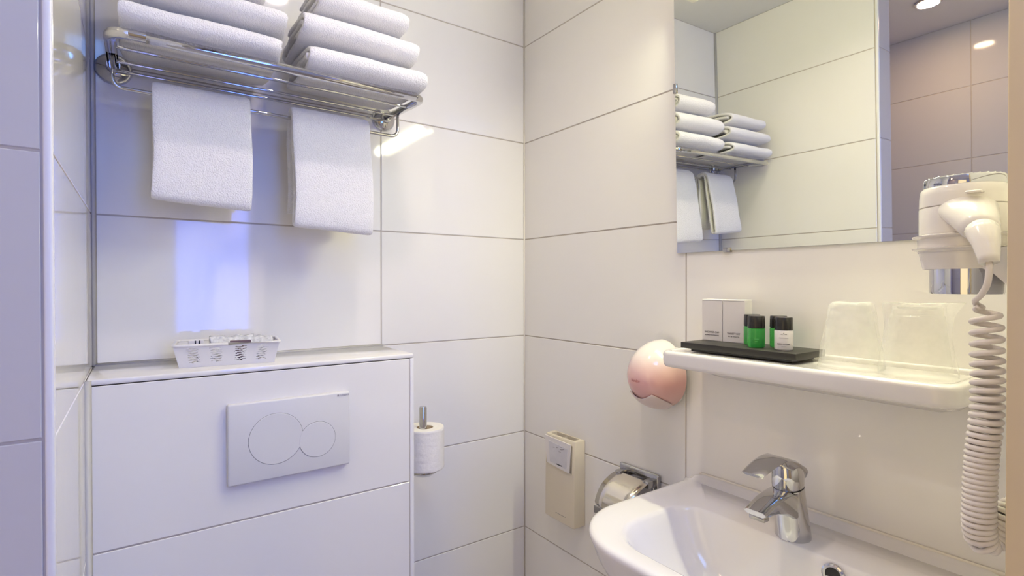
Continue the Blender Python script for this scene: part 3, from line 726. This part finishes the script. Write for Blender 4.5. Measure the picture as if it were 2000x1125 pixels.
# ------------------------------------------------------------------ washbasin
t = thing('washbasin', 'white ceramic washbasin with rounded front on the right wall', 'washbasin', (0, -.88, .70))
Y0, Y1 = -1.144, -.616
def so_(x0, ins, z, rf, rb=.01, x1=-.0005): return rrect(x0, x1, Y0+ins, Y1-ins, (rb, rf, rf, rb), z, 14)
def si_(x0, x1, ins, z, rf, rb): return rrect(x0, x1, Y0+.076+ins, Y1-.076-ins, (rb, rf, rf, rb), z, 14)
def bulge(ring, amt, yc=-.88, hw=.26, x0=-.2):
    for q in ring:
        k = max(0, (x0-q.x)/.2); q.x -= amt*k*(1-((q.y-yc)/hw)**2)
    return ring
rings = [so_(-.24, .10, .70, .08), so_(-.29, .075, .73, .10), so_(-.345, .035, .79, .115), so_(-.372, .012, .845, .125), so_(-.380, .003, .872, .128), so_(-.383, .0, .880, .13), so_(-.3835, .0, .8855, .13), so_(-.381, .0025, .8895, .128), so_(-.376, .0075, .8915, .123), so_(-.370, .014, .892, .118),
         si_(-.350, -.128, -.006, .8915, .085, .060), si_(-.345, -.130, 0, .8895, .080, .055), si_(-.341, -.132, .004, .885, .078, .052), si_(-.333, -.136, .012, .870, .076, .05), si_(-.318, -.142, .030, .835, .074, .05), si_(-.300, -.152, .055, .800, .068, .048), si_(-.280, -.170, .095, .776, .05, .045), si_(-.255, -.195, .145, .768, .028, .028), si_(-.228, -.222, .185, .766, .002, .002)]
for i, rg in enumerate(rings): bulge(rg, .006)
bm = BM(); loft(bm, rings); o = obj('basin', bm, CERAM, t)
bm = BM()   # raised upstand along the wall
def ridge(y, z): return [Vector((-.0005, y, .885)), Vector((-.0005, y, z)), Vector((-.006, y, z)), Vector((-.013, y, z-.004)), Vector((-.020, y, .893)), Vector((-.030, y, .8915)), Vector((-.032, y, .885))]
loft(bm, [ridge(Y1-.001, .893), ridge(Y1-.012, .898)]+[ridge(Y1-.03-(Y1-Y0-.06)*i/10, .9035) for i in range(11)]+[ridge(Y0+.012, .898), ridge(Y0+.001, .893)]); obj('upstand', bm, CERAM, t)
bm = BM(); box(bm, -.0055, -.0003, Y0+.01, Y1-.02, .899, .9065, .0025, 3); obj('sealant_bead', bm, SEALTAN, t, auto=40)
bm = BM(); lathe(bm, [(.017, .0), (.017, -.003), (.0145, -.0045), (.0115, -.003), (.0115, .004)], (-.1355, -.963, .872), 'X', 32); obj('overflow_ring', bm, CHROME, t, auto=50)
bm = BM(); lathe(bm, [(.0115, .002), (.0115, -.001), (.001, -.001)], (-.1355, -.963, .872), 'X', 32); obj('overflow_hole', bm, DARK, t, auto=50)
bm = BM(); lathe(bm, [(.022, 0), (.022, .002), (.018, .004), (.001, .005)], (-.225, -.88, .766), 'Z', 32); obj('drain_plug', bm, CHROME, t, auto=50)

# ------------------------------------------------------------------ tap
t = thing('basin_tap', 'chrome single lever mixer tap on the washbasin', 'tap', (-.100, -.885, .892))
FY = -.885
def eng(x, z, rx, ry, n=32, tilt=0):
    return [Vector((x+math.cos(2*PI*k/n)*rx, FY+math.sin(2*PI*k/n)*ry, z+tilt*math.cos(2*PI*k/n)*rx)) for k in range(n)]
bm = BM(); loft(bm, [eng(-.102, .8915, .0275, .0270), eng(-.102, .8935, .0282, .0276), eng(-.105, .915, .0272, .0262), eng(-.111, .945, .0258, .0248), eng(-.116, .966, .0252, .0240, tilt=.10), eng(-.1185, .979, .0250, .0238, tilt=.18)]); obj('tap_body', bm, CHROME, t, auto=50)
bm = BM(); loft(bm, [eng(-.1185, .978, .0238, .0226, tilt=.18), eng(-.119, .982, .0238, .0226, tilt=.18)]); obj('joint_ring', bm, BLACK, t, auto=50)
bm = BM(); loft(bm, [eng(-.119, .9815, .0248, .0236, tilt=.18), eng(-.1195, .984, .0254, .0242, tilt=.18), eng(-.120, 1.002, .0254, .0242, tilt=-.05), eng(-.121, 1.012, .0240, .0232, tilt=-.25), eng(-.123, 1.018, .018, .0180, tilt=-.3), eng(-.124, 1.0215, .008, .008, tilt=-.3)]); obj('cap', bm, CHROME, t, auto=60)
def sect(x, zt_, zb, w_, wb2=None, yo=0, n=4):
    wb2 = wb2 or w_*.8; pts = []
    for sx, z_, ww in ((1, zt_, w_*.75), (1, zt_-.003, w_), (1, zb+.002, wb2), (1, zb, wb2*.8), (-1, zb, wb2*.8), (-1, zb+.002, wb2), (-1, zt_-.003, w_), (-1, zt_, w_*.75)):
        pts.append(Vector((x, FY+yo+sx*ww, z_)))
    return pts
bm = BM(); loft(bm, [sect(-.0955, 1.006, .990, .0215), sect(-.108, 1.0155, .996, .0240), sect(-.130, 1.0275, 1.008, .0232), sect(-.152, 1.0345, 1.018, .0222), sect(-.168, 1.0355, 1.0245, .0205), sect(-.190, 1.0320, 1.0250, .0195), sect(-.212, 1.0265, 1.0215, .0185), sect(-.228, 1.0215, 1.0180, .0170)]); obj('lever', bm, CHROME, t, auto=50)
bm = BM(); loft(bm, [sect(-.112, .979, .935, .0222, .021), sect(-.130, .9765, .932, .0215, .0195), sect(-.150, .9770, .944, .0200, .0175), sect(-.180, .9735, .9515, .0190, .0165), sect(-.205, .9660, .9530, .0185, .0160), sect(-.2175, .9620, .9545, .0178, .0155)]); obj('spout', bm, CHROME, t, auto=50)
bm = BM(); box(bm, -.2135, -.199, FY-.0125, FY+.0125, .9455, .9545, .0015, 2); obj('aerator', bm, CHROME2, t, auto=40)
bm = BM(); lathe(bm, [(.0032, 0), (.0032, -.0008), (.001, -.0010)], (-.1438, FY-.003, .9955), 'X', 16); obj('screw_cap', bm, CHROME2, t)

# ------------------------------------------------------------------ hair dryer with wall holder and coiled cord
DX, DYY = -.218, -1.1355
t = thing('hair_dryer', 'white wall mounted hair dryer with chrome nozzle at the right edge', 'hair dryer', (DX, DYY, 1.30))
RB = .0412
bm = BM(); lathe(bm, [(.0350, 1.4205), (.0372, 1.4215), (.0372, 1.4300), (.036, 1.4315), (.032, 1.4318), (.028, 1.4300), (.001, 1.4290)], (DX, DYY, 0), 'Z', 48); obj('intake_ring', bm, CHROME, t, auto=40)
for k in range(30):
    a = 2*PI*k/30; ca_, sa_ = math.cos(a), math.sin(a); bm = BM()
    tube(bm, [(DX+ca_*.029, DYY+sa_*.029, 1.4312), (DX+ca_*.0358, DYY+sa_*.0358, 1.4318)], .0007, 6); obj('intake_rib', bm, CHROME, t)
bm = BM(); lathe(bm, [(RB*.96, 1.3985), (RB*.995, 1.3995), (RB*.985, 1.412), (RB*.96, 1.4190), (RB*.90, 1.4215), (.030, 1.4217)], (DX, DYY, 0), 'Z', 48); obj('rear_cap', bm, DRY, t, auto=50)
bm = BM(); lathe(bm, [(.036, 1.330), (RB*.97, 1.345), (RB*1.0, 1.372), (RB*1.0, 1.397), (RB*.985, 1.3982), (.02, 1.3982)], (DX, DYY, 0), 'Z', 48); obj('barrel', bm, DRY, t, auto=50)
bm = BM(); lathe(bm, [(.0335, 1.334), (.0335, 1.302), (.0330, 1.2995), (.031, 1.2995), (.0305, 1.31), (.001, 1.311)], (DX+.002, DYY-.0015, 0), 'Z', 48); obj('nozzle', bm, CHROME, t, auto=40)
# handle: side bulge then tapering grip towards the camera
def hp(p, r1, r2_, d, n=20):
    d = Vector(d).normalized(); a, b = frame(d); return [Vector(p)+a*math.cos(2*PI*k/n)*r1+b*math.sin(2*PI*k/n)*r2_ for k in range(n)]
hd = (-.75, -.30, -.55)
bm = BM(); loft(bm, [hp((-.205, -1.135, 1.402), .027, .014, (-1, -.2, -.1)), hp((-.232, -1.1395, 1.399), .0285, .0150, (-.95, -.25, -.2)), hp((-.250, -1.1470, 1.391), .0255, .0165, (-.9, -.3, -.35)), hp((-.266, -1.1555, 1.381), .0210, .0165, hd), hp((-.279, -1.1630, 1.3705), .0172, .0155, hd), hp((-.288, -1.1680, 1.3640), .0138, .0135, hd)])
obj('handle', bm, DRY, t)
bm = BM(); loft(bm, [hp((-.2865, -1.1672, 1.3650), .0142, .0140, hd), hp((-.290, -1.1690, 1.3625), .0138, .0135, (-.5, -.25, -.8)), hp((-.300, -1.1740, 1.3500), .0110, .0108, (-.45, -.2, -.85)), hp((-.3075, -1.1775, 1.3370), .0088, .0088, (-.4, -.2, -.9)), hp((-.3100, -1.1785, 1.3320), .0080, .0080, (-.35, -.2, -.9))])
obj('cord_sleeve', bm, DRY, t)
bm = BM(); box(bm, DX-.046, DX-.032, DYY-.026, DYY-.012, 1.4085, 1.4110, .001, 1); obj('switch', bm, DRY, t, auto=40)
hr = thing('dryer_holder', 'white ring holder with swept bracket under the hair dryer', 'holder', (DX, -1.2, 1.32))
bm = BM()
lathe(bm, [(RB*1.02, 1.347), (RB*1.04, 1.3490), (RB*1.15, 1.3505), (RB*1.16, 1.3518), (RB*1.04, 1.3525), (RB*1.035, 1.3625), (RB*1.15, 1.3645), (RB*1.16, 1.3658), (RB*1.04, 1.3668), (RB*1.01, 1.3675), (RB*1.005, 1.347)], (DX, DYY, 0), 'Z', 48); obj('ring', bm, DRY, hr, auto=45)
bm = BM(); lathe(bm, [(RB*1.0, 1.3480), (RB*.93, 1.332), (RB*.90, 1.3275), (RB*.88, 1.3275), (RB*.88, 1.345)], (DX, DYY, 0), 'Z', 48); obj('lower_collar', bm, DRY, hr, auto=45)
bm = BM()   # bracket swept back to the wall
def brk(x, y, w_, z0, z1): return [Vector((x-w_, y, z0)), Vector((x+w_, y, z0)), Vector((x+w_, y, z1)), Vector((x-w_, y, z1))]
loft(bm, [brk(DX+.002, DYY-.020, .030, 1.3290, 1.3490), brk(DX+.002, DYY-.032, .034, 1.3230, 1.3490), brk(DX+.004, DYY-.044, .036, 1.309, 1.350), brk(DX+.006, DYY-.054, .038, 1.290, 1.352), brk(DX+.008, -1.1985, .040, 1.268, 1.356)]); obj('bracket', bm, DRY, hr, False)
# cord
cd = thing('coiled_cord', 'white coiled telephone style cord hanging from the hair dryer', 'cord', (-.3, -1.175, 1.06))
pts = [Vector((-.3100, -1.1785, 1.334)), Vector((-.3125, -1.1790, 1.322)), Vector((-.3105, -1.1775, 1.310)), Vector((-.3000, -1.1700, 1.2990)), Vector((-.2920, -1.1630, 1.2935)), Vector((-.2860, -1.1630, 1.2900))]
lead = rounded_path(pts, .02, 4)
axis = [Vector(q) for q in ((-.2900, -1.1715, 1.2870), (-.2925, -1.1735, 1.2363), (-.2975, -1.1745, 1.1851), (-.3010, -1.1712, 1.1338), (-.3030, -1.1702, 1.0850), (-.3010, -1.1700, 1.0640), (-.2960, -1.1715, 1.0520), (-.2880, -1.1755, 1.0530), (-.2810, -1.1810, 1.0650), (-.2760, -1.1855, 1.0790), (-.2650, -1.192, 1.0930), (-.2500, -1.1985, 1.0990))]
def cr(pts, t):
    n = len(pts)-1; f = min(max(t, 0), .9999)*n; i = int(f); f -= i
    p0, p1, p2, p3 = pts[max(i-1, 0)], pts[i], pts[i+1], pts[min(i+2, n)]
    return .5*((2*p1)+(p2-p0)*f+(2*p0-5*p1+4*p2-p3)*f*f+(3*p1-p0-3*p2+p3)*f**3)
# arc length table
N = 1500; tab = [cr(axis, i/N) for i in range(N+1)]; L = [0]
for a, b in zip(tab, tab[1:]): L.append(L[-1]+(b-a).length)
tot = L[-1]; ph = 2.2; coil = []; A = None; last = 0
for i in range(N+1):
    s = L[i]; d_ = L[i]-L[i-1] if i else 0
    u_ = s/tot
    pitch = .0135-.0082*min(1, u_/.5)**.8
    ph += 2*PI*d_/pitch
    tdir = (tab[min(i+1, N)]-tab[max(i-1, 0)]).normalized()
    if A is None: A, Bv = frame(tdir)
    else: A = (A-tdir*A.dot(tdir)).normalized(); Bv = tdir.cross(A)
    rad = .0114*min(1, .6+u_*12)*(1 if u_ < .86 else max(.05, (1-u_)/.14))
    coil.append((ph, tab[i]+(A*math.cos(ph)+Bv*math.sin(ph))*rad))
# resample finely by phase
res = []; 
for (p0, q0), (p1, q1) in zip(coil, coil[1:]): res.append(q0)
full = lead+res
bm = BM(); tube(bm, full, .0029, 8); obj('coil', bm, COATHL, cd)
